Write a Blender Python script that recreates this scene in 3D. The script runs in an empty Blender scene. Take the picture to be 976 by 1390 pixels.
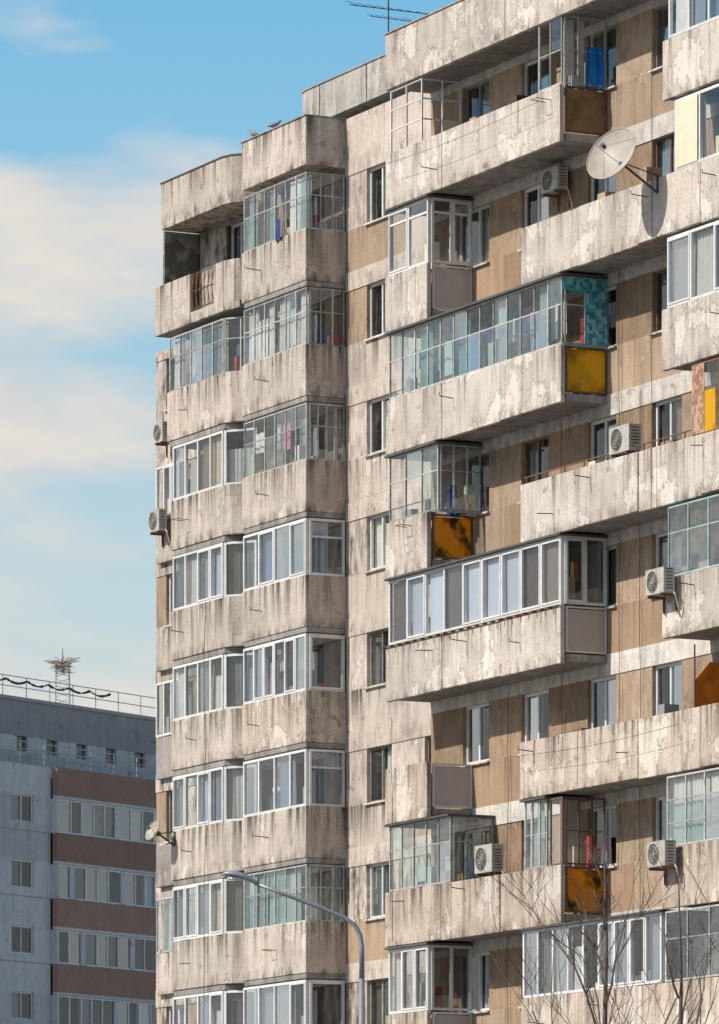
import bpy, bmesh, math, random
from mathutils import Vector, Matrix
random.seed(7)
R=random.random
scene=bpy.context.scene
SUN=Vector((-0.95,-0.31,0)).normalized()
EL=math.radians(42)
# ------------------------------------------------------------ materials
MATS={}
def newmat(name):
    m=bpy.data.materials.new(name); m.use_nodes=True
    nt=m.node_tree; b=nt.nodes["Principled BSDF"]; MATS[name]=m
    return m,nt,b
def N(nt,t,**kw):
    n=nt.nodes.new(t)
    for k,v in kw.items(): setattr(n,k,v)
    return n
def L(nt,a,b): nt.links.new(a,b)
def noise(nt,vec,scale,detail=5,rough=.55,mscale=None):
    if mscale:
        mp=N(nt,'ShaderNodeMapping'); mp.inputs['Scale'].default_value=mscale
        L(nt,vec,mp.inputs['Vector']); vec=mp.outputs[0]
    n=N(nt,'ShaderNodeTexNoise'); n.inputs['Scale'].default_value=scale
    n.inputs['Detail'].default_value=detail; n.inputs['Roughness'].default_value=rough
    L(nt,vec,n.inputs['Vector']); return n.outputs['Fac']
def mrange(nt,val,a,b,c=0,d=1):
    n=N(nt,'ShaderNodeMapRange'); n.inputs[1].default_value=a; n.inputs[2].default_value=b
    n.inputs[3].default_value=c; n.inputs[4].default_value=d
    L(nt,val,n.inputs[0]); return n.outputs[0]
def mix(nt,fac,A,B,mode='MIX'):
    n=N(nt,'ShaderNodeMix',data_type='RGBA',blend_type=mode)
    if isinstance(fac,(int,float)): n.inputs[0].default_value=fac
    else: L(nt,fac,n.inputs[0])
    for i,c in ((6,A),(7,B)):
        if isinstance(c,(tuple,list)): n.inputs[i].default_value=(c[0],c[1],c[2],1)
        else: L(nt,c,n.inputs[i])
    return n.outputs[2]
def math_(nt,op,a,b=None):
    n=N(nt,'ShaderNodeMath',operation=op)
    for i,c in ((0,a),(1,b)):
        if c is None: continue
        if isinstance(c,(int,float)): n.inputs[i].default_value=c
        else: L(nt,c,n.inputs[i])
    return n.outputs[0]
def tint(nt,col,lo,hi):
    at=N(nt,'ShaderNodeAttribute',attribute_name='tint')
    f=mrange(nt,at.outputs['Fac'],0,1,lo,hi)
    cc=N(nt,'ShaderNodeCombineColor'); 
    for i in range(3): L(nt,f,cc.inputs[i])
    return mix(nt,1.0,col,cc.outputs[0],'MULTIPLY')
def concrete(name,c1,c2,patch,patchlvl=.57,streak=.5,lo=.86,hi=1.08,grime=.5,rough=.9,patchcol2=None,blotch=.3,dt=.48):
    m,nt,b=newmat(name)
    tc=N(nt,'ShaderNodeTexCoord').outputs['Object']
    big=mrange(nt,noise(nt,tc,.8,5,.6),.35,.68)
    col=mix(nt,big,c1,c2)
    pn=noise(nt,tc,1.1,8,.62,(1,1,.9))
    pm=mrange(nt,pn,patchlvl,patchlvl+.008)
    pe=mrange(nt,pn,patchlvl-.014,patchlvl)
    ring=math_(nt,'SUBTRACT',pe,pm)
    col=mix(nt,math_(nt,'MULTIPLY',ring,.5),col,(.17,.14,.12))
    col=mix(nt,math_(nt,'MULTIPLY',pm,.8),col,patch)
    sn=noise(nt,tc,2.7,6,.6); sm=mrange(nt,sn,.645,.655)
    col=mix(nt,math_(nt,'MULTIPLY',sm,.65),col,patchcol2 or (.27,.21,.16))
    bl=mrange(nt,noise(nt,tc,.55,7,.68,(1.3,1.3,1.0)),.5,.72,0,blotch)
    col=mix(nt,bl,col,(.18,.15,.125))
    stn=noise(nt,tc,1.3,6,.62,(3.4,3.4,.3))
    st=mrange(nt,stn,.5,.76,0,streak)
    col=mix(nt,st,col,(.16,.13,.10))
    # grime that follows the repeating storeys: runs below copings and along slab edges
    sz=N(nt,'ShaderNodeSeparateXYZ'); L(nt,tc,sz.inputs[0])
    fr=math_(nt,'FRACT',math_(nt,'DIVIDE',math_(nt,'SUBTRACT',56.15,sz.outputs[2]),2.75))
    g1=mrange(nt,fr,.0,.42,1,0); g2=mrange(nt,fr,.34,.45,0,1)
    dn=mrange(nt,noise(nt,tc,1.2,6,.72,(4.0,4.0,.22)),dt,dt+.15)
    gn=mrange(nt,noise(nt,tc,1.9,6,.65,(2.2,2.2,.8)),.44,.68)
    g1=math_(nt,'MULTIPLY',math_(nt,'POWER',g1,1.1),dn)
    g2=math_(nt,'MULTIPLY',g2,gn)
    g=math_(nt,'MULTIPLY',math_(nt,'MAXIMUM',g1,g2),grime)
    col=mix(nt,g,col,(.065,.052,.042))
    fine=noise(nt,tc,22,4,.75)
    col=mix(nt,.6,col,mix(nt,mrange(nt,fine,.3,.7),(.6,.6,.6),(1.28,1.28,1.28)),'MULTIPLY')
    col=tint(nt,col,lo,hi)
    L(nt,col,b.inputs['Base Color']); b.inputs['Roughness'].default_value=rough
    b.inputs['Specular IOR Level'].default_value=.2
    bp=N(nt,'ShaderNodeBump'); bp.inputs['Strength'].default_value=.5; bp.inputs['Distance'].default_value=.02
    hh=math_(nt,'ADD',math_(nt,'MULTIPLY',fine,.6),math_(nt,'MULTIPLY',pm,-.5))
    L(nt,hh,bp.inputs['Height']); L(nt,bp.outputs[0],b.inputs['Normal'])
    return m
concrete('concrete',(.63,.565,.50),(.53,.47,.41),(.74,.685,.62),.555,.45,grime=.85,blotch=.28,dt=.49)
concrete('concrete_warm',(.62,.535,.45),(.51,.42,.34),(.72,.65,.57),.54,.6,grime=.9,blotch=.4,dt=.47)
concrete('concrete_tower',(.60,.53,.465),(.50,.44,.38),(.67,.60,.535),.60,.5,grime=1.0,blotch=.36,dt=.46)
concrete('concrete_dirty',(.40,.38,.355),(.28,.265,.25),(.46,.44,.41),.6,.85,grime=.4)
concrete('penthouse_concrete',(.54,.52,.48),(.44,.42,.39),(.58,.56,.52),.6,1.0,grime=.3,blotch=.6)
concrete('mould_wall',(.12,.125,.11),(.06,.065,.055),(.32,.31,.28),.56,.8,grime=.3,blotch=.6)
concrete('render_pink',(.61,.53,.465),(.54,.465,.405),(.66,.59,.53),.63,.35,grime=.5)
concrete('band_white',(.70,.66,.61),(.58,.54,.49),(.76,.72,.67),.6,.35,grime=.4)
concrete('pebble_brown',(.39,.275,.185),(.32,.22,.14),(.43,.325,.235),.64,.35,lo=.78,hi=1.12,grime=.45,patchcol2=(.33,.26,.2))
concrete('pebble_tan',(.455,.345,.25),(.385,.285,.20),(.50,.40,.30),.64,.35,lo=.82,hi=1.08,grime=.45)
concrete('neighbour_grey',(.62,.62,.62),(.56,.56,.565),(.63,.63,.63),.7,.3,grime=.1,blotch=.15)
concrete('neighbour_dark',(.42,.42,.42),(.36,.36,.365),(.44,.44,.44),.7,.25,grime=.1,blotch=.2)
concrete('neighbour_brown',(.37,.245,.185),(.32,.205,.155),(.38,.26,.20),.7,.2,grime=.1,blotch=.12)
def plain(name,col,rough=.6,metal=0,lo=.85,hi=1.1,var=.25,spec=.4,scale=3.0,trans=0):
    m,nt,b=newmat(name)
    tc=N(nt,'ShaderNodeTexCoord').outputs['Object']
    n=mrange(nt,noise(nt,tc,scale,5,.65),.3,.72)
    c=mix(nt,n,tuple(x*(1-var) for x in col),tuple(min(1,x*(1+var*.4)) for x in col))
    c=tint(nt,c,lo,hi)
    L(nt,c,b.inputs['Base Color']); b.inputs['Roughness'].default_value=rough
    b.inputs['Metallic'].default_value=metal; b.inputs['Specular IOR Level'].default_value=spec
    if trans:
        out=nt.nodes['Material Output']; tr=N(nt,'ShaderNodeBsdfTranslucent'); L(nt,c,tr.inputs[0])
        ms=N(nt,'ShaderNodeMixShader'); ms.inputs[0].default_value=trans
        L(nt,b.outputs[0],ms.inputs[1]); L(nt,tr.outputs[0],ms.inputs[2]); L(nt,ms.outputs[0],out.inputs[0])
    return m
plain('pvc_white',(.72,.72,.71),.35,var=.15)
plain('steel_old',(.50,.50,.47),.6,var=.45,lo=.6,hi=1.2,scale=6)
plain('steel_teal',(.36,.50,.50),.6,var=.4,lo=.7,hi=1.15,scale=6)
plain('wood_grey',(.34,.30,.26),.7,var=.4,lo=.6,hi=1.15,scale=6)
plain('rust',(.20,.11,.07),.8,var=.5,scale=9)
plain('dark_metal',(.07,.065,.06),.6)
plain('roof_edge',(.10,.095,.09),.8,var=.4)
plain('unlit_interior',(.07,.06,.055),.9,lo=.5,hi=1.2)  # near-black cores stand in for unlit rooms; the shade is in the colour
plain('loggia_wall_darkened',(.21,.18,.15),.9,lo=.35,hi=1.3,var=.35)  # darkened so space behind the tower glazing looks dim; shade put into the colour
plain('clutter',(.30,.22,.15),.8,lo=.25,hi=1.6,var=.4)
plain('curtain_white',(.84,.83,.79),.9,lo=.65,hi=1.03,trans=.22,var=.12)
plain('curtain_teal',(.44,.60,.60),.9,lo=.7,hi=1.1,trans=.3)
plain('curtain_cream',(.70,.60,.46),.9,lo=.7,trans=.3)
plain('blind_blue',(.44,.49,.58),.35,lo=.85,hi=1.1,var=.08,spec=.6)
plain('blind_brown',(.22,.18,.16),.6,lo=.85,hi=1.1,var=.15)
plain('panel_greige',(.52,.47,.43),.6,var=.12)
plain('panel_cream',(.74,.66,.48),.5,var=.12)
plain('panel_brown',(.24,.15,.06),.4,var=.5,scale=2.2)
plain('cloth_blue',(.01,.22,.70),.8,var=.4,trans=.2)
plain('cloth_navy',(.03,.07,.22),.8)
plain('cloth_pink',(.85,.28,.42),.8)
plain('cloth_red',(.5,.05,.05),.8)
plain('cloth_yellow',(.8,.6,.05),.8)
plain('cloth_grey',(.3,.32,.34),.8)
plain('cloth_white',(.84,.84,.84),.8,trans=.2)
plain('dish_grey',(.42,.38,.33),.5,var=.25)
plain('ac_white',(.50,.47,.42),.5,var=.35,scale=5,lo=.7,hi=1.1)
plain('bird_grey',(.3,.3,.33),.8)
plain('lamp_grey',(.34,.36,.38),.45,var=.15,metal=.3)
plain('lamp_lens',(.6,.62,.62),.2)
plain('bark',(.17,.125,.10),.9,var=.4,scale=12)
plain('asphalt',(.055,.055,.057),.9,var=.3)
plain('paving',(.25,.24,.23),.9,var=.3)
def stained(name,bright,dark,lvl,scale=1.6,tr_=.6):
    m,nt,b=newmat(name); tc=N(nt,'ShaderNodeTexCoord').outputs['Object']
    n=mrange(nt,noise(nt,tc,scale,4,.55),lvl-.06,lvl+.06)
    c=mix(nt,n,bright,dark); c=tint(nt,c,.9,1.1)
    L(nt,c,b.inputs['Base Color']); b.inputs['Roughness'].default_value=.35
    tr=N(nt,'ShaderNodeBsdfTranslucent'); L(nt,c,tr.inputs[0]); ms=N(nt,'ShaderNodeMixShader'); ms.inputs[0].default_value=tr_
    L(nt,b.outputs[0],ms.inputs[1]); L(nt,tr.outputs[0],ms.inputs[2]); L(nt,ms.outputs[0],nt.nodes['Material Output'].inputs[0])
stained('amber_yellow',(1.0,.66,.02),(.6,.36,.02),.60)
stained('amber_orange',(1.0,.50,.02),(.10,.045,.015),.57,1.7)
stained('orange_sheet',(.80,.30,.03),(.62,.22,.03),.5,2.5,.3)
def mosaic(name,a,bc,c):
    m,nt,b=newmat(name); tc=N(nt,'ShaderNodeTexCoord').outputs['Object']
    vm=N(nt,'ShaderNodeVectorMath',operation='SCALE'); vm.inputs['Scale'].default_value=13; L(nt,tc,vm.inputs[0])
    fl=N(nt,'ShaderNodeVectorMath',operation='FLOOR'); L(nt,vm.outputs[0],fl.inputs[0])
    w=N(nt,'ShaderNodeTexWhiteNoise'); L(nt,fl.outputs[0],w.inputs[0])
    cr=N(nt,'ShaderNodeValToRGB'); cr.color_ramp.interpolation='CONSTANT'
    e=cr.color_ramp.elements; e[0].color=(*a,1); e[1].position=.35; e[1].color=(*bc,1)
    x=e.new(.7); x.color=(*c,1)
    L(nt,w.outputs[0],cr.inputs[0]); L(nt,cr.outputs[0],b.inputs['Base Color']); b.inputs['Roughness'].default_value=.3
mosaic('mosaic_teal',(.08,.36,.45),(.24,.52,.56),(.03,.20,.30))
mosaic('mosaic_brown',(.36,.20,.12),(.48,.31,.20),(.27,.14,.09))
def glass(name,tcol,base,gain,rough=.02,dirt=.06):
    m,nt,b=newmat(name); out=nt.nodes['Material Output']; nt.nodes.remove(b)
    tc=N(nt,'ShaderNodeTexCoord').outputs['Object']
    ge=N(nt,'ShaderNodeNewGeometry'); dt=N(nt,'ShaderNodeVectorMath',operation='DOT_PRODUCT')
    L(nt,ge.outputs['Normal'],dt.inputs[0]); L(nt,ge.outputs['Incoming'],dt.inputs[1])
    c=math_(nt,'ABSOLUTE',dt.outputs['Value'])
    sch=math_(nt,'ADD',math_(nt,'MULTIPLY',math_(nt,'POWER',math_(nt,'SUBTRACT',1.0,c),5.0),.92),.08)
    bp=N(nt,'ShaderNodeBump'); bp.inputs['Strength'].default_value=.12; bp.inputs['Distance'].default_value=.03
    L(nt,noise(nt,tc,1.3,2),bp.inputs['Height'])
    at=N(nt,'ShaderNodeAttribute',attribute_name='tint')
    f=math_(nt,'ADD',math_(nt,'MULTIPLY',sch,gain),math_(nt,'MULTIPLY',at.outputs['Fac'],base*2))
    dn=mrange(nt,noise(nt,tc,4,5,.7),.4,.8,0.0,dirt)
    f=math_(nt,'MINIMUM',f,.9)
    tr=N(nt,'ShaderNodeBsdfTransparent'); 
    L(nt,tint(nt,mix(nt,0.0,tcol,tcol),.88,1.05),tr.inputs[0])
    gl=N(nt,'ShaderNodeBsdfGlossy'); gl.inputs['Roughness'].default_value=rough; gl.inputs[0].default_value=(.9,.93,.95,1)
    L(nt,bp.outputs[0],gl.inputs['Normal'])
    df=N(nt,'ShaderNodeBsdfDiffuse'); df.inputs[0].default_value=(.5,.5,.48,1)
    m1=N(nt,'ShaderNodeMixShader'); L(nt,f,m1.inputs[0]); L(nt,tr.outputs[0],m1.inputs[1]); L(nt,gl.outputs[0],m1.inputs[2])
    m2=N(nt,'ShaderNodeMixShader'); L(nt,dn,m2.inputs[0]); L(nt,m1.outputs[0],m2.inputs[1]); L(nt,df.outputs[0],m2.inputs[2])
    L(nt,m2.outputs[0],out.inputs[0])
glass('glass_clear',(.95,.97,.97),.02,1.0)
glass('glass_dark',(.62,.64,.65),.04,1.1)
glass('glass_teal',(.74,.90,.89),.09,1.3,.06,.2)
glass('glass_mirror',(.66,.72,.78),.24,1.4,.04)
# ------------------------------------------------------------ mesh builder
class MB:
    def __init__(s): s.v=[];s.f=[];s.m=[];s.t=[];s.slots=[]
    def mi(s,m):
        if m not in s.slots: s.slots.append(m)
        return s.slots.index(m)
    def add(s,vs,fs,m,t=None):
        o=len(s.v); s.v+=[tuple(x) for x in vs]; k=s.mi(m); t=R() if t is None else t
        for f in fs: s.f.append(tuple(i+o for i in f)); s.m.append(k); s.t.append(t)
    HEX=[(0,3,2,1),(4,5,6,7),(0,1,5,4),(1,2,6,5),(2,3,7,6),(3,0,4,7)]
    def xbox(s,x0,x1,y0,y1,z0,z1,m,t=None):
        s.add([(x0,y0,z0),(x1,y0,z0),(x1,y1,z0),(x0,y1,z0),(x0,y0,z1),(x1,y0,z1),(x1,y1,z1),(x0,y1,z1)],s.HEX,m,t)
    def box(s,u0,u1,v0,v1,z0,z1,m,t=None): s.xbox(u0,u1,-v1,-v0,z0,z1,m,t)
    def seg(s,a,b,th,z0,z1,m,t=None):
        a=Vector((a[0],-a[1]));b=Vector((b[0],-b[1])); d=(b-a).normalized(); n=Vector((-d.y,d.x))*th/2
        p=[a-n,b-n,b+n,a+n]
        s.add([(q.x,q.y,z0) for q in p]+[(q.x,q.y,z1) for q in p],s.HEX,m,t)
    def prism(s,pts,z0,z1,m,t=None):
        n=len(pts); vs=[(p[0],-p[1],z0) for p in pts]+[(p[0],-p[1],z1) for p in pts]
        fs=[tuple(range(n))[::-1],tuple(range(n,2*n))]+[(i,(i+1)%n,n+(i+1)%n,n+i) for i in range(n)]
        s.add(vs,fs,m,t)
    def quad(s,a,b,z0,z1,m,t=None,jit=.004):
        j=lambda:(R()-.5)*2*jit
        s.add([(a[0],-a[1]+j(),z0),(b[0],-b[1]+j(),z0),(b[0],-b[1]+j(),z1),(a[0],-a[1]+j(),z1)],[(0,1,2,3)],m,t)
    def cloth(s,a,b,z0,z1,m,amp=.03,pitch=.13,hem=0,t=None):
        A=Vector((a[0],-a[1]));B=Vector((b[0],-b[1])); d=(B-A); Ln=d.length; d.normalize(); n=Vector((-d.y,d.x))
        k=max(4,int(Ln/pitch*4)); vs=[];ph=R()*6
        for i in range(k+1):
            q=A+d*Ln*i/k; w=amp*math.sin(ph+i*math.pi/2+.6*math.sin(i*.7))
            lo=q+n*w*1.3; hi=q+n*w*.6
            vs+=[(lo.x,lo.y,z0+hem*(R()-.5)),(hi.x,hi.y,z1)]
        s.add(vs,[(2*i,2*i+2,2*i+3,2*i+1) for i in range(k)],m,t)
    def tube(s,pts,rad,m,sides=6,t=None):
        pts=[Vector(p) for p in pts]; vs=[];n=len(pts)
        for i,p in enumerate(pts):
            d=(pts[min(i+1,n-1)]-pts[max(i-1,0)]).normalized()
            a=d.cross(Vector((0,0,1)) if abs(d.z)<.9 else Vector((1,0,0))).normalized(); b=d.cross(a)
            r=rad[i] if isinstance(rad,(list,tuple)) else rad
            for k in range(sides):
                an=2*math.pi*k/sides; vs.append(p+(a*math.cos(an)+b*math.sin(an))*r)
        fs=[(i*sides+k,i*sides+(k+1)%sides,(i+1)*sides+(k+1)%sides,(i+1)*sides+k) for i in range(n-1) for k in range(sides)]
        fs+=[tuple(range(sides))[::-1],tuple(range((n-1)*sides,n*sides))]
        s.add(vs,fs,m,t)
    def btube(s,pts,rad,m,sides=5): s.tube([(p[0],-p[1],p[2]) for p in pts],rad,m,sides)
    def make(s,name,parent=None,matrix=None,bevel=0,smooth=False):
        me=bpy.data.meshes.new(name); me.from_pydata(s.v,[],s.f); 
        for m in s.slots: me.materials.append(MATS[m])
        me.polygons.foreach_set('material_index',s.m)
        at=me.attributes.new('tint','FLOAT','FACE'); at.data.foreach_set('value',s.t)
        bm=bmesh.new(); bm.from_mesh(me); bmesh.ops.recalc_face_normals(bm,faces=bm.faces); bm.to_mesh(me); bm.free()
        if smooth:
            for p in me.polygons: p.use_smooth=True
        ob=bpy.data.objects.new(name,me); scene.collection.objects.link(ob)
        if parent: ob.parent=parent
        if matrix is not None: ob.matrix_world=matrix
        if bevel:
            bv=ob.modifiers.new('bevel','BEVEL'); bv.width=bevel; bv.segments=2; bv.limit_method='ANGLE'
        return ob
def empty(name,matrix):
    e=bpy.data.objects.new(name,None); scene.collection.objects.link(e); e.matrix_world=matrix; return e
# ------------------------------------------------------------ main apartment building
TH=math.atan2(-.8944,.4472)
MBLD=Matrix.Translation((4.465,125.01,0))@Matrix.Rotation(TH,4,'Z')
bld=empty('apartment_building',MBLD)
H=2.75; Z=lambda k:28.62-H*k
wall=MB(); par=MB(); frm=MB(); gls=MB(); cur=MB(); pan=MB(); met=MB(); lau=MB()
NK=10
def bracket(u,v,z):
    l=.22+R()*.22; r=R()
    if r<.6: met.btube([(u,v-.02,z),(u,v+l,z+.03),(u,v+l,z+.1)],.012,'dark_metal',5)
    elif r<.85: met.btube([(u,v-.02,z),(u,v+l,z-.02)],.012,'rust',5)
    else: met.btube([(u,v-.02,z),(u,v+l,z+.02),(u+.25,v+l,z+.02),(u+.25,v-.02,z)],.01,'rust',5)
def wall_window(u,w,vf,z0,z1,curt=.65,style=None):
    st=style or random.choice(['pvc_white','pvc_white','pvc_white','wood_grey','rust'])
    fw=.065 if st=='pvc_white' else .05
    v=vf-.12; n=2 if w>.9 else 1
    for z in (z0,z1-fw): frm.box(u+.003,u+w-.003,v-.025,v+.025,z+.002,z+fw,st)
    for i in range(n+1):
        c=u+w*i/n; a=min(max(c-fw/2,u),u+w-fw)
        frm.box(a,a+fw,v-.03,v+.03,z0+.004,z1-.002,st)
    for i in range(n):
        gls.quad((u+w*i/n,v),(u+w*(i+1)/n,v),z0,z1,random.choice(['glass_clear','glass_dark','glass_dark','glass_mirror']))
    if R()<curt:
        x0=u if R()<.6 else u+w*.5
        cur.cloth((x0,v-.1),(u+w*(.5 if (x0==u and R()<.4) else 1),v-.1),z0,z1,random.choice(['curtain_white','curtain_white','curtain_cream','blind_blue','blind_brown']))
    frm.box(u-.04,u+w+.04,vf,vf+.07,z0-.045,z0-.005,'band_white')
def wallrun(u0,u1,vf,starts,w,mats,bandm,piers,topz=31.0,k0=0):
    th=.3
    ops=[(s,s+w) for s in starts if s>=u0 and s+w<=u1]
    for k in range(k0,NK):
        z=Z(k)
        wall.box(u0,u1,vf-th,vf+.02,z-1.45,z-1.0,bandm)
        cuts=[u0]+[(a+b)/2 for (_,a),(b,_) in zip(ops[:-1],ops[1:])]+[u1]
        for a,b in zip(cuts[:-1],cuts[1:]):
            wall.box(a+.006,b-.006,vf-th,vf,z-1.0,z,random.choice(mats))
        prev=u0
        for (a,b) in ops+[(u1,u1)]:
            if a-prev>.02: wall.box(prev,a,vf-th,vf-(.002 if R()<.5 else .005),z,z+1.3,random.choice(piers))
            prev=b
        for (a,b) in ops: wall_window(a,b-a,vf,z,z+1.3)
    wall.box(u0,u1,vf-th,vf+.02,Z(k0)+1.3,topz,bandm)
    wall.box(u0,u1,vf-th,vf+.01,0,Z(NK-1)-1.45,'concrete_warm')
BR=['pebble_brown','pebble_brown','pebble_tan']
wallrun(-6.4,18,0,[-4.85,-2.1,.9,3.7,6.5,9.3,12.1,14.9],1.25,BR,'band_white',BR,30.9)
wallrun(-14.69,-6.42,-2,[-13.6,-10.6,-8.4],1.3,['render_pink','render_pink','concrete_tower','pebble_tan'],'render_pink',['render_pink','concrete_tower','render_pink','pebble_tan'],31.3)
wallrun(-23.2,-14.70,-2,[-21.3,-17.4],1.15,['loggia_wall_darkened'],'concrete_dirty',['loggia_wall_darkened'],31.0)
wallrun(-25.6,-23.21,-2,[-25.0],1.15,['concrete_tower'],'concrete_tower',['concrete_tower','pebble_tan'],27.4,k0=1)
wall.box(-22.85,-18.6,-1.995,-1.96,Z(0)-1.0,Z(0)-.01,'concrete_tower'); wall.box(-22.85,-21.35,-1.995,-1.96,Z(0)+.0,Z(0)+1.3,'concrete_tower'); wall.box(-20.1,-18.6,-1.995,-1.96,Z(0)+.0,Z(0)+1.3,'render_pink')
# cores, end walls, roofs
wall.box(-22.9,-6.5,-14,-2.7,0,30.8,'unlit_interior'); wall.box(-25.3,-22.95,-14,-2.7,0,27.0,'unlit_interior')
wall.box(-6.1,17.7,-14,-.7,0,30.8,'unlit_interior')
wall.box(-25.6,-25.32,-14.3,-2.31,0,27.4,'concrete_tower'); wall.box(-25.3,-6.5,-14.3,-14.02,0,27.4,'concrete_tower'); wall.box(-23.2,-6.5,-14.3,-14.02,27.41,31,'concrete_tower')
wall.box(-23.2,-22.92,-14.0,-2.31,27.41,31.0,'concrete_tower'); wall.box(-25.31,-23.21,-14,-2.31,27.1,27.38,'roof_edge')
wall.box(-6.4,-6.12,-14.3,-.31,0,31,'concrete'); wall.box(17.72,18,-14.3,-.31,0,31,'concrete'); wall.box(-6.1,17.7,-14.3,-14.02,0,31,'concrete')
wall.box(-22.9,-6.45,-14,-2.32,30.82,31.02,'roof_edge'); wall.box(-6.08,17.7,-14,-.32,30.82,31.0,'roof_edge')
# rooftop machine-room volume behind the parapet
PH=[(-20.6,-9),(-21.3,-6),(-21.55,-5.0),(-21.62,-4.6),(-21.5,-4.25),(-21.3,-4.06),(-21.0,-4),(-8,-4),(-8,-9)]
wall.prism(PH,32.5,33.42,'penthouse_concrete')
wall.prism([(-20.9,-8.8),(-20.9,-4.5),(-8.2,-4.5),(-8.2,-8.8)],31.02,32.5,'concrete_dirty')
for i in range(5): wall.box(-20.2+i*2.6,-20.18+i*2.6,-4.0,-3.985,32.51,33.41,'roof_edge')
met.prism([(a*1.0,b+.03) for a,b in PH],33.421,33.45,'concrete_dirty')

def parapet_front(u0,u1,k,mat='concrete',vf=1.15,ht=1.23,step=2.5,th=.11):
    z=Z(k); n=max(1,round((u1-u0)/step))
    for i in range(n):
        a=u0+(u1-u0)*i/n; b=u0+(u1-u0)*(i+1)/n; dv=(R()-.5)*.03
        par.box(a+.009,b-.009,vf-th+dv,vf+dv,z-ht+(R()-.5)*.03,z+(R()-.5)*.02,mat)
    par.box(u0+.02,u1-.02,vf-th+.02,vf-.035,z-ht+.03,z-.02,mat)
def balcony(u0,u1,k,mat='concrete',endmat=None,leftend=True,vb=0,vf=1.15):
    z=Z(k)
    parapet_front(u0,u1,k,mat,vf)
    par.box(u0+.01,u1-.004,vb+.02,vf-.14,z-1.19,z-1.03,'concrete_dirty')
    if leftend: par.box(u0,u0+.08,vb+.02,vf-.14,z-1.02,z-.01,mat)
    if endmat:
        if endmat=='concrete': par.box(u1-.09,u1-.006,vb+.02,vf-.14,z-1.02,z-.01,mat)
        else:
            pan.box(u1-.05,u1-.03,vb+.06,vf-.17,z-.96,z-.08,endmat)
            fm='pvc_white' if endmat in('panel_greige','panel_cream') else 'rust'
            for zz in (z-1.0,z-.06): met.box(u1-.06,u1-.02,vb+.03,vf-.145,zz,zz+.04,fm)
            met.box(u1-.062,u1-.018,vb+.02,vb+.06,z-1.0,z-.02,fm); met.box(u1-.062,u1-.018,vf-.185,vf-.145,z-1.0,z-.02,fm)
    u=u0+.5+R()*1.2
    while u<u1-.3:
        if R()<.6: bracket(u,vf,z-.2-R()*.6)
        u+=1.3+R()*1.6
OLDG=['glass_teal','glass_clear','glass_clear','glass_teal','glass_mirror']
PVCG=['glass_clear','glass_mirror','glass_dark','glass_clear','glass_mirror']
def glaze(a,b,z0,z1,n,style,panes=None,transom=None,curt=.5,cmats=('curtain_white',),inner=.12,skip=()):
    fr={'pvc':'pvc_white','old':'steel_old','teal':'steel_teal','rust':'rust'}[style]
    pv=style=='pvc'; fw=.058 if pv else .034; dp=.07 if pv else .035
    A=Vector(a);B=Vector(b); d=B-A; Ln=d.length; e=d/Ln
    inw=Vector((0,-1)) if abs(e.x)>.5 else Vector((-1,0))
    if abs(inw.dot(e))>.3: inw=Vector((-.6,-.8))
    P=lambda s:(A+e*s)
    for z in [z0,z1-fw]: frm.seg(P(.004),P(Ln-.004),dp-.008,z,z+fw,fr)
    ts=[] if transom is None else (transom if isinstance(transom,(list,tuple)) else [transom])
    for t in ts:
        zz=z0+(z1-z0)*t; frm.seg(P(.005),P(Ln-.005),dp-.01,zz-fw*.4,zz+fw*.4,fr)
    for i in range(n+1):
        c=min(max(Ln*i/n,fw/2),Ln-fw/2); frm.seg(P(c-fw/2),P(c+fw/2),dp,z0+.002,z1-.002,fr)
    pool=panes or (PVCG if pv else OLDG)
    zs=[z0]+[z0+(z1-z0)*t for t in ts]+[z1]
    for i in range(n):
        s0,s1=Ln*i/n,Ln*(i+1)/n
        if pv and R()<.45:
            for q0,q1 in ((s0+.03,s0+.07),(s1-.07,s1-.03)):
                if s1-s0>.3: frm.seg(P(q0),P(q1),dp+.03,z0+.05,z1-.05,fr)
            for q in (z0+.052,z1-.092): frm.seg(P(s0+.034),P(s1-.034),dp+.026,q,q+.04,fr)
        for j in range(len(zs)-1):
            if (i,j) in skip: continue
            g=pool[i%len(pool)] if (panes and isinstance(panes,tuple)) else random.choice(pool)
            gls.quad(P(s0),P(s1),zs[j],zs[j+1],g)
        if R()<curt:
            q0=P(s0+.03)+inw*inner;q1=P(s1-.03)+inw*inner
            f=1 if R()<.65 else .6
            cur.cloth(q0,q0+(q1-q0)*f,z0-.15,z1-.06-(0 if R()<.8 else .4),random.choice(cmats),amp=.035)
        elif R()<.65:
            for _ in range(1+int(R()*2)):
                q=P(s0+(s1-s0)*(.25+.5*R()))+inw*(.2+R()*.25); w=.08+R()*.16; h=.1+R()*.6
                fx=abs(e.x)>.5
                lau.box(q.x-(w if fx else .1),q.x+(w if fx else .05),q.y-.1,q.y+.08,z0-.02-R()*.05,z0+h,random.choice(['clutter','clutter','cloth_grey','panel_cream','cloth_navy','cloth_white','cloth_red']))
def enclosure(u0,u1,k,style,nf,ns=2,h=1.44,vf=1.08,vb=.03,roof=True,transom=None,curt=.4,cmats=('curtain_white',),panes=None,spanes=None,scurt=.2,side=True,stransom=None,skip=()):
    z=Z(k)+.018
    glaze((u0,vf),(u1-.04,vf),z,z+h,nf,style,panes,transom,curt,cmats,skip=skip)
    if side: glaze((u1-.04,vf-.045),(u1-.04,vb),z,z+h,ns,style,spanes,transom if stransom is None else stransom,scurt,cmats)
    if roof: met.box(u0-.05,u1+.05,vb-.01,vf+.12,z+h+.003,z+h+.05,'roof_edge')
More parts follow.
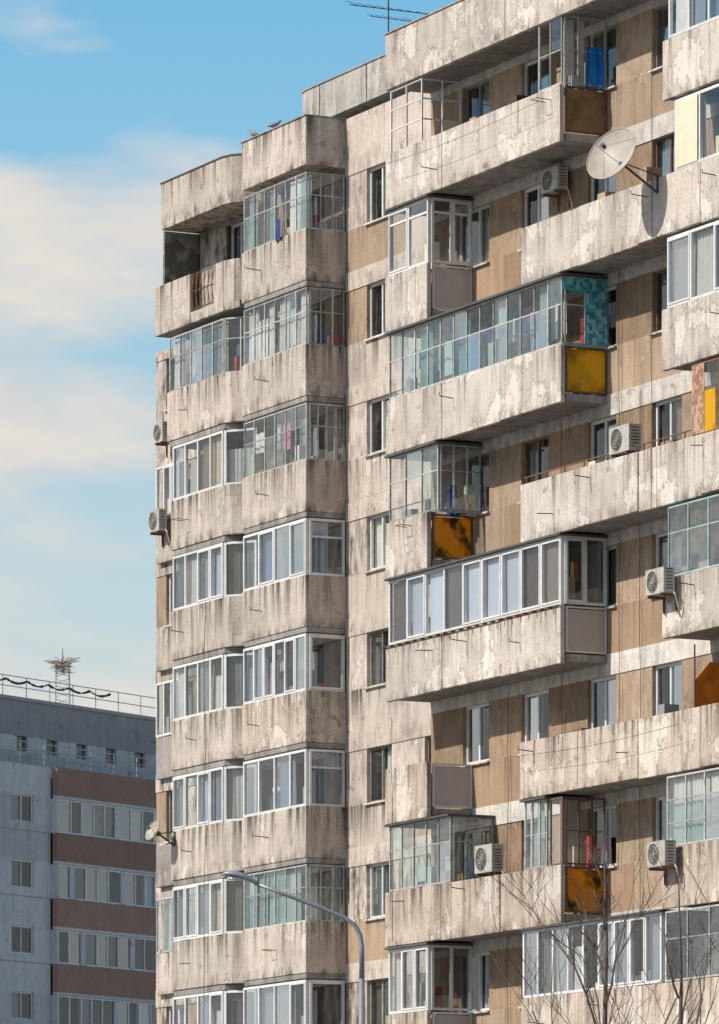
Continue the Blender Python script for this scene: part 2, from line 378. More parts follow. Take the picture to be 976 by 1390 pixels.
def hang(u0,u1,v,zt,mats,lens=(.4,.9)):
    u=u0
    met.btube([(u0,v,zt),(u1,v,zt)],.006,'dark_metal',4)
    while u<u1-.15:
        w=.18+R()*.4
        if R()<.85: lau.cloth((u,v),(min(u+w,u1),v),zt-lens[0]-R()*(lens[1]-lens[0]),zt,random.choice(mats),amp=.02,pitch=.25,hem=.03)
        u+=w+.03+R()*.12
# --- top fascia over the highest loggias
for i,(a,b) in enumerate([(-6.4,-3.6),(-3.6,-.7),(-.7,2.2),(2.2,5.1),(5.1,8.0),(8,10.9),(10.9,14),(14,18)]):
    dv=(R()-.5)*.012
    par.box(a+.008,b-.008,1.02+dv,1.15+dv,30.06,31.3,'concrete')
par.box(-6.38,17.98,.02,1.01,30.1,30.3,'concrete_dirty'); par.box(-6.4,-6.3,.02,1.01,30.31,31.28,'concrete')
met.box(-6.42,18,1.0,1.18,31.305,31.335,'concrete_dirty')
# --- floor by floor
# k0
balcony(-6.4,1.8,0,'concrete','panel_brown')
enclosure(.73,1.8,0,'old',2,3,transom=.5,curt=0,panes=['glass_clear'],spanes=['glass_clear'],roof=False,skip=((0,0),(0,1),(1,0)))
lau.cloth((1.785,.52),(1.785,.10),Z(0)-.02,Z(0)+.85,'cloth_blue',amp=.03,pitch=.2,hem=.08,t=.9)
for u in (-6.25,-5.5,-4.75): met.box(u,u+.035,1.06,1.095,Z(0)+.01,Z(0)+1.42,'pvc_white')
for u in (-4.75,): 
    for v in (.1,.55): met.box(u,u+.035,v,v+.035,Z(0)-.9,Z(0)+1.42,'pvc_white')
for zz in (.5,.95,1.38): met.box(-6.25,-4.72,1.062,1.09,Z(0)+zz,Z(0)+zz+.03,'pvc_white'); met.box(-4.748,-4.72,.1,1.06,Z(0)+zz,Z(0)+zz+.03,'pvc_white')
pan.box(-4.74,-4.73,.14,.55,Z(0)-.3,Z(0)+.5,'panel_cream')
balcony(6.13,18,0,'concrete','concrete'); enclosure(6.35,17.8,0,'pvc',14,roof=False,curt=.6)
# k1
balcony(-6.4,-4.34,1,'concrete','panel_greige'); enclosure(-6.3,-4.34,1,'pvc',2,2,curt=.35,panes=['glass_clear','glass_mirror'],transom=.78)
balcony(0,18,1,'concrete',None); enclosure(6.6,17.8,1,'pvc',11,roof=False,curt=.4)
pan.box(6.68,7.55,1.121,1.128,Z(1)+.06,Z(1)+1.4,'panel_cream')
# k2
balcony(-6.4,1.8,2,'concrete','amber_yellow')
enclosure(-6.3,1.8,2,'old',13,2,transom=.58,curt=.18,cmats=('curtain_teal','curtain_white'),panes=['glass_teal','glass_teal','glass_clear','glass_mirror'],spanes=['glass_clear'])
hang(-5.8,1.4,.8,Z(2)+1.0,['cloth_white','cloth_white','cloth_grey','curtain_teal','cloth_navy','curtain_white'],(.4,.8))
pan.box(1.80,1.812,.03,.55,Z(2)+.03,Z(2)+1.44,'mosaic_teal')
pan.box(1.80,1.812,.56,1.07,Z(2)+1.14,Z(2)+1.44,'mosaic_teal')
met.box(1.79,1.83,.03,1.1,Z(2)-.03,Z(2)+.025,'steel_teal')
balcony(6.13,18,2,'concrete','concrete'); enclosure(6.3,17.8,2,'pvc',12,roof=False,curt=.5)
# k3
balcony(-6.4,-4.34,3,'concrete','amber_orange'); enclosure(-6.3,-3.9,3,'old',3,3,transom=.6,curt=.1,cmats=('curtain_teal',))
met.box(-3.93,-3.9,.05,1.1,Z(3)-.04,Z(3)+.01,'steel_teal')
balcony(0,18,3,'concrete',None); enclosure(7.3,17.8,3,'rust',10,roof=False,transom=.6,curt=.3)
pan.box(7.3,7.8,1.102,1.11,Z(3)+.03,Z(3)+1.44,'mosaic_brown'); pan.box(7.82,8.25,1.102,1.11,Z(3)+.03,Z(3)+.86,'amber_yellow')
met.btube([(0,1.05,Z(3)+.16),(7.2,1.05,Z(3)+.16)],.016,'rust')
for i in range(9): met.box(.1+i*.85,.13+i*.85,1.04,1.06,Z(3),Z(3)+.15,'rust')
# k4
balcony(-6.4,1.8,4,'concrete','panel_greige')
enclosure(-6.3,1.8,4,'pvc',9,2,curt=0,panes=('glass_dark','glass_clear','glass_clear','glass_dark','glass_clear','glass_clear','glass_clear','glass_dark','glass_clear'),spanes=['glass_clear'],scurt=0)
for i in (1,2,4,5,6): 
    a=-6.3+8.06*i/9; cur.quad((a+.05,1.01),(a+.84,1.01),Z(4),Z(4)+1.4,'blind_blue')
for i in (0,3,7,8):
    a=-6.3+8.06*i/9; cur.quad((a+.05,1.01),(a+.84,1.01),Z(4),Z(4)+1.4,'blind_brown',.5)
pan.box(.95,1.6,.06,.09,Z(4)-.9,Z(4)+1.4,'curtain_white')
met.box(-6.42,1.8,1.17,1.2,Z(4)-.02,Z(4)+.0,'rust')
for i in range(22): met.box(-6.3+i*.37,-6.27+i*.37,1.175,1.28,Z(4)-.07,Z(4)-.022,'rust')
for c,j in (('cloth_navy',0),('cloth_yellow',1),('cloth_red',2)): lau.quad((1.55,.86-.09*j),(1.55,.78-.09*j),Z(4)+.55,Z(4)+.95,c)
balcony(6.13,18,4,'concrete','concrete'); enclosure(6.3,17.8,4,'teal',14,roof=False,transom=.62,curt=.4,cmats=('curtain_teal',),panes=['glass_teal'])
# k5
balcony(-6.4,-4.34,5,'concrete_warm','panel_greige')
balcony(0,18,5,'concrete_warm',None)
def sheet(mb,pl,m): 
    n=len(pl); mb.add(pl+[(x+.02,y,zz) for x,y,zz in pl],[tuple(range(n)),tuple(range(n,2*n))[::-1]]+[(i,(i+1)%n,n+(i+1)%n,n+i) for i in range(n)],m,.6)
sheet(pan,[(7.3,-1.04+p[0]*.98,Z(5)+.01+p[1]*.95) for p in [(0,0),(1,0),(1,.85),(.75,1.0),(.35,1.0),(0,.6)]],'orange_sheet')
met.btube([(7.33,.05,Z(5)),(7.33,.05,Z(5)+1.3)],.02,'rust'); met.btube([(7.33,1.06,Z(5)),(7.33,1.06,Z(5)+1.3)],.02,'rust')
enclosure(8.6,17.8,5,'pvc',9,roof=False)
# k6
balcony(-6.4,1.8,6,'concrete_warm','amber_orange')
enclosure(-6.3,-3.3,6,'old',5,3,transom=.62,curt=.3,cmats=('curtain_teal','curtain_white'))
enclosure(.1,1.15,6,'old',3,1,transom=.5,curt=.3,side=False)
glaze((1.2,1.06),(1.76,1.06),Z(6)+.02,Z(6)+1.45,1,'rust',['glass_clear'],None,0)
pan.box(1.5,1.52,.5,1.0,Z(6)-.1,Z(6)+1.4,'panel_greige')
glaze((1.76,1.0),(1.76,.05),Z(6)+.02,Z(6)+1.45,3,'rust',['glass_clear'],.5,0)
balcony(6.13,18,6,'concrete_warm','concrete'); enclosure(6.25,17.8,6,'old',15,roof=False,transom=[.33,.66],curt=.75)
# k7..9
balcony(-6.4,-4.34,7,'concrete_warm','panel_greige'); enclosure(-6.3,-4.34,7,'pvc',3,2)
balcony(0,18,7,'concrete_warm',None); enclosure(.05,6.1,7,'pvc',9,2,curt=.6); enclosure(6.2,17.8,7,'old',13,roof=False,transom=.6,curt=.4)
balcony(-6.4,1.8,8,'concrete_warm','panel_brown'); enclosure(-6.3,1.8,8,'old',12,3,transom=.6)
balcony(6.13,18,8,'concrete_warm','concrete'); enclosure(6.3,17.8,8,'pvc',12,roof=False)
balcony(-6.4,-4.34,9,'concrete_warm','panel_brown'); balcony(0,18,9,'concrete_warm',None)
for (u,k,h,w,m) in [(-3.2,0,.25,.3,'clutter'),(-1.2,0,.35,.2,'clutter'),(2.6,1,.3,.35,'clutter'),(4.4,1,.5,.3,'clutter'),(5.3,3,.2,.5,'clutter'),(2.2,3,.22,.3,'panel_cream'),(1.5,5,.15,.4,'clutter'),(5.2,5,.3,.25,'cloth_grey'),(-2.6,6,.3,.25,'clutter'),(-.7,6,.35,.3,'clutter')]:
    lau.box(u,u+w,.35,.7,Z(k)-1.0,Z(k)+h,m)
# --- tower bay 1
a0,a1=-18.24,-14.69; VT=-.92
par.box(a0,a1,-2,VT,30.14,31.3,'concrete_tower'); met.box(a0-.02,a1+.02,-2.02,VT+.03,31.302,31.33,'concrete_dirty')
sty=[('old',6,3,.6,.8,('curtain_white','curtain_teal')),('old',6,3,.58,.85,('curtain_white',)),('old',6,4,.6,.15,('curtain_white',)),
     ('pvc',4,1,None,.35,('blind_blue','curtain_white')),('pvc',6,1,None,.5,('curtain_white','blind_blue')),('pvc',4,1,None,.4,('curtain_cream','blind_blue')),
     ('old',6,3,.6,.65,('curtain_teal','curtain_white')),('pvc',4,1,None,.6,('curtain_white',)),('pvc',5,2,None,.6,('curtain_white',)),('old',6,3,.6,.5,('curtain_white',))]
for k in range(NK):
    z=Z(k); s,nf,ns,tr,cu,cm=sty[k]
    par.box(a0,a1,-2,VT,z-1.23,z,'concrete_tower' if k!=4 else 'concrete_warm')
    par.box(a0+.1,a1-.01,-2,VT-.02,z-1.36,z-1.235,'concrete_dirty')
    zt=z+1.36
    glaze((a0+.03,VT-.06),(a1-.05,VT-.06),z+.005,zt,nf,s,['glass_clear','glass_clear','glass_teal'] if s=='old' else ['glass_mirror','glass_mirror','glass_clear','glass_dark'],tr,cu,cm)
    glaze((a1-.05,VT-.11),(a1-.05,-1.97),z+.005,zt,ns,s,['glass_clear','glass_clear','glass_dark'],tr if s=='old' else (.68 if k in(3,5) else None),.35,cm)
    bracket(a0+.8+R(),VT,z-.6)
hang(a0+.3,a1-.2,VT-.2,Z(2)+1.05,['cloth_white','cloth_pink','cloth_grey','cloth_white','cloth_pink','cloth_white'],(.45,.9))
hang(a0+.2,a1-.2,VT-.16,Z(1)+1.0,['cloth_white','cloth_white','curtain_white'],(.85,1.0))
hang(a0+.5,a1-.2,VT-.4,Z(4)+1.0,['cloth_white','cloth_grey'],(.35,.6))
lau.cloth((-16.3,VT+.05),(-15.95,VT+.05),Z(0)-.05,Z(0)+.45,'cloth_navy',pitch=.2)
# --- tower bay 2 (chamfered right corner)
def foot(ul,d=0): return [(ul,-2),(ul,VT-d),(-19.35,VT-d),(-19.0,VT-.09-d),(-18.75,VT-.3-d),(-18.5,VT-.65),(-18.42,-2)]
par.prism(foot(-22.95,.0),30.0,31.15,'concrete_tower'); met.prism(foot(-22.98,-.02),31.152,31.19,'roof_edge')
z=Z(0); RA,RB=-21.25,-19.85
par.seg((-23.33,VT-.05),(RA,VT-.05),.1,z-1.23,z,'concrete_tower'); par.seg((RB,VT-.05),(-19.3,VT-.05),.1,z-1.23,z,'concrete_tower')
par.seg((-19.3,VT-.05),(-18.9,VT-.16),.1,z-1.23,z,'concrete_tower'); par.seg((-18.9,VT-.16),(-18.5,VT-.65),.1,z-1.23,z,'concrete_tower')
par.seg((-23.3,VT-.1),(-23.3,-2),.08,z-1.23,z-.01,'concrete_tower')
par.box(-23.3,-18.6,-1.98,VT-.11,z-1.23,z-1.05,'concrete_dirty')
par.box(RA,RB,VT-.1,VT-.02,z-1.225,z-.95,'concrete_tower')
for i in range(12): 
    x=RA+.06+i*(RB-RA-.12)/11; met.btube([(x,VT-.04,z-.95),(x,VT-.04+.07*(i%2),z-.5),(x,VT-.04,z-.02)],.012,'rust',4)
for zz in (-.9,-.45,-.03): met.btube([(RA,VT-.04,z+zz),(RB,VT-.04,z+zz)],.016,'rust',4)
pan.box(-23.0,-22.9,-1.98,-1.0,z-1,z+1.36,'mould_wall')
for k in range(1,NK):
    z=Z(k); ul=-22.6 if k==1 else -22.36
    par.prism(foot(ul),z-1.23,z,'concrete_tower'); par.prism([(ul+.1,-2),(ul+.1,VT-.03),(-19.3,VT-.03),(-18.6,-2)],z-1.38,z-1.235,'concrete_dirty')
    s='old' if k in(1,9) else 'pvc'; cm=('curtain_teal','curtain_white') if k==1 else ('curtain_white','curtain_white','curtain_cream','blind_blue')
    n=5 if k==1 else 4
    glaze((ul+.05,VT-.06),(-19.38,VT-.06),z+.005,z+1.36,n,s,['glass_clear','glass_mirror','glass_clear','glass_dark'],.62 if s=='old' else None,.65,cm)
    glaze((-19.36,VT-.075),(-18.62,VT-.6),z+.005,z+1.36,2 if s=='old' else 1,s,['glass_clear','glass_dark'],.62 if s=='old' else None,.5,cm)
    bracket(ul+.7+R()*.8,VT,z-.6)
# --- far-left narrow bays
for k in range(2,NK):
    z=Z(k)
    par.box(-25.3,-23.3,-2,-1.85,z-1.15,z-.1,random.choice(['concrete_dirty','concrete_tower']))
    if k%2==0: glaze((-25.25,-1.86),(-23.4,-1.86),z-.08,z+1.3,4,'pvc' if k in(2,4,7) else 'old',None,None,.5)
met.box(-23.3,-18.4,-2.3,-1.95,31.02,31.1,'roof_edge')
# loose cables down the fronts
for (u,v,z0,z1) in [(-.15,.06,15,29.5),(-9.9,-1.94,8,31),(-14.5,-1.95,6,31),(5.9,1.25,19,30),(2.4,.06,12,26),(-5.9,1.22,11,16),(-20.2,-.85,9,20),(3.3,.05,9,22),(-2.6,.06,9,19)]:
    pts=[]; n=10
    for i in range(n+1): pts.append((u+(R()-.5)*.09,v+R()*.02,z0+(z1-z0)*i/n))
    met.btube(pts,.008,'dark_metal',4)
for (k,u0,u1,v) in [(0,-6,1.5,1.5),(5,.4,7.5,1.5)]:
    z=Z(k)-.35; met.btube([(u0+(u1-u0)*i/8,v,z-.09*math.sin(math.pi*i/8)) for i in range(9)],.005,'dark_metal',4)

wall.make('outer_walls',bld); par.make('balcony_parapets',bld,bevel=.014); frm.make('window_frames',bld); gls.make('window_panes',bld)
cur.make('curtains',bld,smooth=True); pan.make('infill_panels',bld); met.make('metalwork',bld); lau.make('hanging_laundry_and_clutter',bld)
# ------------------------------------------------------------ air conditioners
def ac(u,v,z,w=.8,d=.28,h=.56,rot=0):
    b=MB(); tt=R(); b.xbox(0,w,-d,0,0,h,'ac_white',tt)
    ring=24; cx,cz,r=w*.38,h*.5,h*.41
    vs=[(cx,-d-.004,cz)]+[(cx+r*math.cos(i*2*math.pi/ring),-d-.004,cz+r*math.sin(i*2*math.pi/ring)) for i in range(ring)]
    b.add(vs,[(0,1+i,1+(i+1)%ring) for i in range(ring)],'dark_metal')
    for q in (1,.72,.45,.2):
        b.tube([(cx+r*q*math.cos(i*2*math.pi/ring),-d-.014,cz+r*q*math.sin(i*2*math.pi/ring)) for i in range(ring+1)],.008,'ac_white',4)
    for i in range(8):
        an=i*math.pi/4; b.tube([(cx,-d-.012,cz),(cx+r*math.cos(an),-d-.012,cz+r*math.sin(an))],.005,'ac_white',4)
    for i in range(7): b.xbox(w+.001,w+.006,-d+.05,-.05,.08+i*.065,.1+i*.065,'dark_metal')
    for x in (.1,w-.14):
        b.xbox(x,x+.04,-d-.02,.12,-.06,-.005,'rust'); b.xbox(x,x+.04,.08,.12,-.35,-.06,'rust')
    b.tube([(w-.05,-.05,.1),(w+.08,-.03,-.05),(w+.1,.03,-.3),(w+.05,.1,-.5)],.02,'ac_white',6)
    b.make('air_conditioner',None,MBLD@Matrix.Translation((u,-v,z))@Matrix.Rotation(rot,4,'Z'),bevel=.01)
ac(-.5,.12,26.75,.75,.26,.5); ac(6.15,1.28,17.25,.75,.26,.52); ac(6.2,1.28,11.7,.75,.26,.52); ac(4.0,.9,Z(3)+.08,.85,.3,.55); ac(-1.95,.95,Z(6)+.08,.8,.28,.6)
ac(-24.75,-1.75,24.95,.5,.2,.5); ac(-24.95,-1.72,22.7,.6,.22,.55)
# ------------------------------------------------------------ satellite dishes
def dish(name,loc,aim,r,wallpt,dep=.16):
    b=MB(); rings=8; sg=36; vs=[(0,0,0)]
    for j in range(1,rings+1):
        q=r*j/rings
        for i in range(sg): an=i*2*math.pi/sg; vs.append((q*math.cos(an),q*math.sin(an),dep*r/.55*(j/rings)**2))
    fs=[(0,1+i,1+(i+1)%sg) for i in range(sg)]
    for j in range(rings-1):
        for i in range(sg): fs.append((1+j*sg+i,1+j*sg+(i+1)%sg,1+(j+1)*sg+(i+1)%sg,1+(j+1)*sg+i))
    b.add(vs,fs,'dish_grey',.6)
    rz=dep*r/.55
    b.tube([(r*math.cos(i*2*math.pi/36),r*math.sin(i*2*math.pi/36),rz) for i in range(37)],.012,'dish_grey',5)
    for an in (.5,2.6,4.7): b.tube([(r*.95*math.cos(an),r*.95*math.sin(an),rz),(0,0,r*.75)],.007,'dish_grey',4)
    b.tube([(0,0,r*.65),(0,0,r*.85)],[.04,.05],'dark_metal',10)
    q=Vector(aim).normalized().to_track_quat('Z','Y').to_matrix().to_4x4()
    M=Matrix.Translation(loc)@q
    inv=M.inverted()
    w0=inv@Vector(wallpt); 
    b.tube([(0,0,-.02),(0,0,-.14)],.07,'dark_metal',8); b.tube([(0,0,-.12),w0],.025,'dark_metal',6); w1=inv@(Vector(wallpt)+Vector((0,0,.35)));b.tube([w0,w1],.03,'dark_metal',6); b.tube([(0,0,-.12),w1],.014,'dark_metal',6)
    ob=b.make(name,None,M)
    for p in ob.data.polygons: p.use_smooth=len(p.vertices)<=4
def W(u,v,z): return MBLD@Vector((u,-v,z))
dish('satellite_dish',W(5.65,1.95,26.25),(-.62,-.72,.42),.6,W(6.0,1.17,25.55))
dish('satellite_dish',W(-22.3,-.45,14.85),(-.75,-.5,.4),.27,W(-22.1,-.9,14.5))
# ------------------------------------------------------------ rooftop aerial
b=MB(); p=W(-17.4,-4.5,33.44); 
b.tube([(0,0,0),(0,0,1.7)],.022,'dark_metal',6)
b.tube([(-.95,.1,1.46),(1.0,-.1,1.18)],.014,'dark_metal',5)
for i in range(9):
    t=i/8; x=-.95+1.95*t; zc=1.46-.28*t; l=.30-.1*t
    b.tube([(x-.3*l,-l,zc-.0),(x+.3*l+.12,l,zc+.03)],.007,'dark_metal',4)
b.tube([(-.45,0,1.16),(.6,0,1.02)],.01,'dark_metal',4)
for i in range(6):
    x=-.4+i*.18; b.tube([(x-.12,-.25,1.16-.02*i),(x+.12,.25,1.18-.02*i)],.006,'dark_metal',4)
b.make('tv_antenna',None,Matrix.Translation(p))
# ------------------------------------------------------------ pigeons on the parapet
def pigeon(loc,rot):
    b=MB(); secs=[(-.17,.0,.012),(-.10,.015,.03),(-.03,.03,.06),(.05,.05,.062),(.10,.09,.04),(.13,.13,.032),(.16,.15,.03),(.185,.15,.012),(.215,.14,.003)]
    b.tube([(x,0,z+.07) for x,z,r in secs],[r for *_,r in secs],'bird_grey',8)
    for y in(-.02,.02): b.tube([(.02,y,.08),(.03,y,0)],.006,'cloth_red',4)
    b.make('pigeon',None,Matrix.Translation(loc)@Matrix.Rotation(rot,4,'Z'),smooth=True)
pigeon(W(-16.6,-1.0,31.33),.3); pigeon(W(-17.7,-1.0,31.33),2.6)
# ------------------------------------------------------------ neighbouring block
MN=Matrix.Translation((-13.2,254,0))@Matrix.Rotation(math.radians(55),4,'Z')
nb=empty('neighbouring_apartment_block',MN)
w=MB();g=MB();m2=MB()
SB=.35; LV=2.86; zt=27.6
w.xbox(0,16,.55,14,0,26.3,'unlit_interior'); w.xbox(-14,-.02,SB+.5,14,0,26.3,'unlit_interior')
w.xbox(-14,16,SB+.31,14,26.3,27.2,'neighbour_grey')
for j in range(10):
    zb=zt-LV*j
    w.xbox(0,16,-.02,.25,zb-1.22,zb,'neighbour_brown')
    w.xbox(0.0,16,0,.24,zb-1.35,zb-1.225,'neighbour_grey')
    w.xbox(0,.14,.0,SB+.3,zb-LV,zb-1.36,'neighbour_grey')
    z0=zb-LV+.02; z1=zb-1.36
    x=.2
    while x<15.5:
        ww=.7+R()*.2
        g.add([(x,.1,z0),(x+ww,.1,z0),(x+ww,.1,z1),(x,.1,z1)],[(0,1,2,3)],random.choice(['glass_clear','glass_mirror','glass_dark','glass_dark']),.3)
        g.xbox(x-.035,x+.035,.06,.13,z0,z1,'pvc_white'); 
        if R()<.4: g.add([(x,.22,z0),(x+ww,.22,z0),(x+ww,.22,z1),(x,.22,z1)],[(0,1,2,3)],random.choice(['curtain_white','curtain_cream','blind_blue']))
        x+=ww
        if R()<.12: w.xbox(x,x+.3,.03,.2,z0,z1,'neighbour_grey'); x+=.3
    for zz in (z0,z1-.07): g.xbox(.15,15.9,.065,.125,zz,zz+.07,'pvc_white')
    cols=[-2.75-i*3.6 for i in range(3)]
    zl=zb-LV; 
    w.xbox(-14,-.01,SB,SB+.28,zl,zl+.35,'neighbour_grey'); w.xbox(-14,-.01,SB,SB+.28,zl+1.55,zl+LV,'neighbour_grey')
    prev=-14
    for c in sorted(cols)+[None]:
        e=c if c is not None else -.01
        w.xbox(prev,e,SB,SB+.28,zl+.35,zl+1.55,'neighbour_grey')
        if c is not None:
            ww=1.55; prev=c+ww
            g.xbox(c,c+ww,SB+.1,SB+.15,zl+.35,zl+.41,'pvc_white'); g.xbox(c,c+ww,SB+.1,SB+.15,zl+1.49,zl+1.55,'pvc_white')
            for q in (0,.75,ww-.06): g.xbox(c+q,c+q+.06,SB+.095,SB+.155,zl+.352,zl+1.548,'pvc_white')
            g.add([(c,SB+.12,zl+.35),(c+ww,SB+.12,zl+.35),(c+ww,SB+.12,zl+1.55),(c,SB+.12,zl+1.55)],[(0,1,2,3)],'glass_dark',0)
            if R()<.4: g.add([(c,SB+.2,zl+.35),(c+.7,SB+.2,zl+.35),(c+.7,SB+.2,zl+1.55),(c,SB+.2,zl+1.55)],[(0,1,2,3)],'curtain_white')
    if j: w.xbox(-14,-.02,SB-.008,SB-.001,zb-.03,zb,'neighbour_brown')
w.xbox(-14,16,2.4,2.7,27.2,28.5,'neighbour_grey'); w.xbox(-14,16,2.4,2.7,29.15,30.7,'neighbour_dark')
xs=-14
for i in range(14):
    w.xbox(xs,xs+1.35,2.4,2.7,28.5,29.15,'neighbour_grey'); g.xbox(xs+1.35,xs+1.4,2.45,2.55,28.5,29.15,'pvc_white')
    g.add([(xs+1.35,2.55,28.5),(xs+2.14,2.55,28.5),(xs+2.14,2.55,29.15),(xs+1.35,2.55,29.15)],[(0,1,2,3)],'glass_dark',0); xs+=2.14
w.xbox(-14,16,2.71,12,27.2,30.6,'unlit_interior'); w.xbox(-14.1,16,2.3,12.1,30.7,30.85,'neighbour_dark')
def rail(x0,x1,y,z,h,nr):
    for i in range(nr): zz=z+h*(i+1)/nr; m2.tube([(x0,y,zz),(x1,y,zz)],.022,'steel_old',5)
    n=int((x1-x0)/1.6)
    for i in range(n+1): x=x0+(x1-x0)*i/n; m2.tube([(x,y,z),(x,y,z+h)],.025,'steel_old',5)
rail(-14,16,.2,27.6,.95,3); rail(-14,16,2.5,30.85,.9,2)
for i in range(14):
    x=-14+i*1.5; m2.tube([(x+q*.15,2.45,31.6-.16*math.sin(math.pi*q/10)) for q in range(11)],[.02+.05*R() for _ in range(11)],'dark_metal',5)
w.make('walls',nb);g.make('windows',nb);m2.make('roof_railings',nb)
b=MB(); q=MN@Vector((4.5,3.2,30.85))
for x in (-.32,.32): b.tube([(x,0,0),(x*.9,0,2.0)],.035,'steel_old',5)
for i in range(6): b.tube([(-.32,0,.15+i*.3),(.32,0,.35+i*.3)],.016,'steel_old',4); b.tube([(.32,0,.15+i*.3),(-.32,0,.35+i*.3)],.016,'steel_old',4)
for i in range(70):
    an=R()*6.28; l=.35+R()*.5; zc=1.5+R()*.5; dz=R()*.6-.15
    b.tube([(0,0,zc),(math.cos(an)*l*.6,math.sin(an)*l*.4,zc+dz*.7),(math.cos(an)*l,math.sin(an)*l,zc+dz*.8)],.013,'clutter',4,.5)
b.tube([(0,0,1.8),(0,0,2.6)],.015,'dark_metal',4)
b.make('wire_roof_antenna',None,Matrix.Translation(q))
# ------------------------------------------------------------ street lamp
b=MB()
b.tube([(0,0,0),(0,0,.5),(0,0,.55),(0,0,8.2)],[.12,.12,.09,.05],'lamp_grey',12)
arm=[(0,0,8.2),(0,0,8.75),(-.03,0,8.95),(-.12,0,9.12),(-.3,0,9.25),(-.7,0,9.42),(-1.3,0,9.64),(-1.84,0,9.84)]
b.tube(arm,[.05,.045,.042,.04,.038,.036,.034,.034],'lamp_grey',10)
secs=[(-1.78,9.82,.045,.045),(-1.86,9.86,.07,.06),(-1.98,9.92,.12,.075),(-2.15,9.975,.14,.08),(-2.3,10.0,.12,.06),(-2.38,9.995,.07,.03),(-2.4,9.99,.01,.008)]
vs=[];sd=14
for x,z,ry,rz in secs:
    for i in range(sd):
        an=2*math.pi*i/sd; s=math.sin(an); vs.append((x,ry*math.cos(an),z+rz*(s if s>0 else s*.45)))
fs=[(i*sd+k,i*sd+(k+1)%sd,(i+1)*sd+(k+1)%sd,(i+1)*sd+k) for i in range(len(secs)-1) for k in range(sd)]+[tuple(range(sd)),tuple(range((len(secs)-1)*sd,len(secs)*sd))]
b.add(vs,fs,'lamp_grey',.5)
b.xbox(-2.3,-2.0,-.09,.09,9.90,9.935,'lamp_lens')
b.make('street_lamp',None,Matrix.Translation((.04,100,0)),smooth=True)
# ------------------------------------------------------------ bare trees
def tree(loc,h,seed,spread=1.0,nl=7,lv0=3):
    rr=random.Random(seed); b=MB()
    def br(p,d,l,r,lv):
        n=4; pts=[p];rad=[r]; q=Vector(p); dd=Vector(d)
        for i in range(n):
            dd=(dd+Vector((rr.uniform(-.16,.16),rr.uniform(-.16,.16),rr.uniform(-.02,.14)))).normalized()
            q=q+dd*l/n; pts.append(q.copy()); rad.append(r*(1-(i+1)/n*.6))
        b.tube(pts,rad,'bark',5 if r<.03 else 8,.5)
        if lv==0: return
        for i in range(rr.choice([2,3,4])):
            j=rr.randint(1,n); an=rr.uniform(0,6.28); t=rr.uniform(.4,.85)
            side=Vector((math.cos(an),math.sin(an),rr.uniform(.0,.5))).normalized()
            br(pts[j],(dd*(1-t*.6)+side*t*spread).normalized(),l*rr.uniform(.45,.75),max(.007,rad[j]*rr.uniform(.5,.7)),lv-1)
    tr=[Vector((0,0,0)),Vector((.03,0,h*.2)),Vector((-.04,.03,h*.42)),Vector((.0,0,h*.6)),Vector((.05,0,h*.8)),Vector((0,.04,h))]
    b.tube(tr,[.16,.13,.09,.055,.032,.01],'bark',10,.5)
    for i in range(nl):
        t=.38+.5*i/nl; z=h*t; an=i*2.4+rr.random(); l=(1-t)*h*.5
        br(Vector((0,0,z)),Vector((math.cos(an)*.6*spread,math.sin(an)*.6*spread,1)).normalized(),l,.035*(1.1-t)+.013,lv0)
    b.make('bare_tree',None,Matrix.Translation(loc))
tree((4.45,106,0),11.6,3,.8,8); tree((5.7,104,0),10.4,11,.7,5,2)
# ------------------------------------------------------------ ground
b=MB(); b.add([(-1500,-300,0),(1500,-300,0),(1500,4000,0),(-1500,4000,0)],[(0,1,2,3)],'paving',.5); b.make('ground')
b=MB(); b.add([(-300,84,.004),(300,84,.004),(300,96,.004),(-300,96,.004)],[(0,1,2,3)],'asphalt',.5)
b.make('road')
b=MB()
for y in (83.8,96.0): b.xbox(-300,300,y,y+.2,0,.13,'concrete_dirty')
b.make('kerbs')
b=MB()
for i in range(60): b.add([(-150+i*5,89.9,.008),(-147.5+i*5,89.9,.008),(-147.5+i*5,90.05,.008),(-150+i*5,90.05,.008)],[(0,1,2,3)],'pvc_white',.5)
b.make('road_markings')
# ------------------------------------------------------------ sky
wd=bpy.data.worlds.new('World'); scene.world=wd; wd.use_nodes=True; nt=wd.node_tree
bg=nt.nodes['Background']; bg.inputs[1].default_value=.1
sky=N(nt,'ShaderNodeTexSky',sky_type='NISHITA'); sky.sun_disc=False; sky.sun_elevation=EL
sky.sun_rotation=math.atan2(SUN.x,SUN.y); sky.dust_density=1.5
tc=N(nt,'ShaderNodeTexCoord').outputs['Generated']; sx=N(nt,'ShaderNodeSeparateXYZ'); L(nt,tc,sx.inputs[0])
cr=N(nt,'ShaderNodeValToRGB'); L(nt,math_(nt,'MULTIPLY',sx.outputs[2],2.5),cr.inputs[0])
e=cr.color_ramp.elements; e[0].position=0; e[0].color=(.62,.66,.66,1); e[1].position=1; e[1].color=(.08,.28,.58,1)
for p,c in ((.25,(.62,.70,.71)),(.33,(.52,.67,.72)),(.43,(.37,.60,.74)),(.52,(.25,.54,.76)),(.6,(.17,.47,.75))):
    x=e.new(p); x.color=(*c,1)
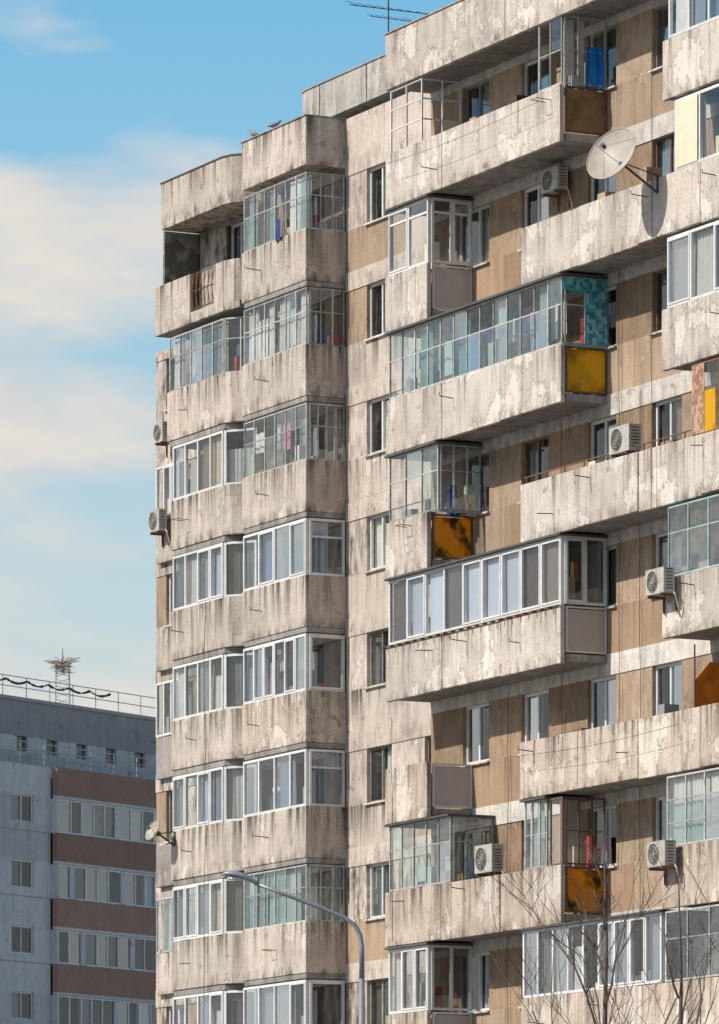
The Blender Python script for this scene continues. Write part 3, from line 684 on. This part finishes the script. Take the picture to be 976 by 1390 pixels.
base=N(nt,'ShaderNodeVectorMath',operation='SCALE'); base.inputs['Scale'].default_value=10; L(nt,cr.outputs[0],base.inputs[0])
cn=noise(nt,tc,1,6,.5,(22,8,66))
cov=N(nt,'ShaderNodeValToRGB'); L(nt,math_(nt,'MULTIPLY',sx.outputs[2],4),cov.inputs[0]); e=cov.color_ramp.elements
e[0].position=0;e[0].color=(.45,)*3+(1,); e[1].position=1; e[1].color=(.0,)*3+(1,)
for p,c in ((.5,.45),(.58,.55),(.61,.9),(.65,.85),(.68,.6),(.72,.95),(.79,.95),(.82,.35),(.86,.0)):
    x=e.new(p); x.color=(c,c,c,1)
az=mrange(nt,sx.outputs[0],-.065,-.02,.12,-.01)
cl=mrange(nt,math_(nt,'ADD',math_(nt,'ADD',cn,az),math_(nt,'MULTIPLY',cov.outputs[0],.32)),.64,.95,0,.9)
cn2=mrange(nt,noise(nt,tc,1,5,.55,(40,16,130)),.35,.7)
ccol=mix(nt,cn2,(7.0,6.8,6.8),(8.7,7.8,6.7))
skyc=mix(nt,cl,base.outputs[0],ccol)
hi=mrange(nt,sx.outputs[2],.3,.5)
L(nt,mix(nt,hi,skyc,sky.outputs[0]),bg.inputs[0])
sd=bpy.data.lights.new('sun','SUN'); sd.energy=4.7; sd.angle=math.radians(.5); sd.color=(1,.93,.83)
so=bpy.data.objects.new('sun',sd); scene.collection.objects.link(so)
S=Vector((SUN.x*math.cos(EL),SUN.y*math.cos(EL),math.sin(EL)))
so.rotation_euler=S.to_track_quat('Z','Y').to_euler()
# ------------------------------------------------------------ camera
cd=bpy.data.cameras.new('camera'); cd.sensor_width=36; cd.sensor_fit='HORIZONTAL'; cd.lens=7900/976*36; cd.shift_y=1155/976
cd.clip_start=1; cd.clip_end=6000
co=bpy.data.objects.new('camera',cd); scene.collection.objects.link(co); co.location=(0,0,1.6); co.rotation_euler=(math.pi/2,0,0)
scene.camera=co
scene.view_settings.view_transform='Standard'; scene.view_settings.look='None'; scene.view_settings.exposure=0
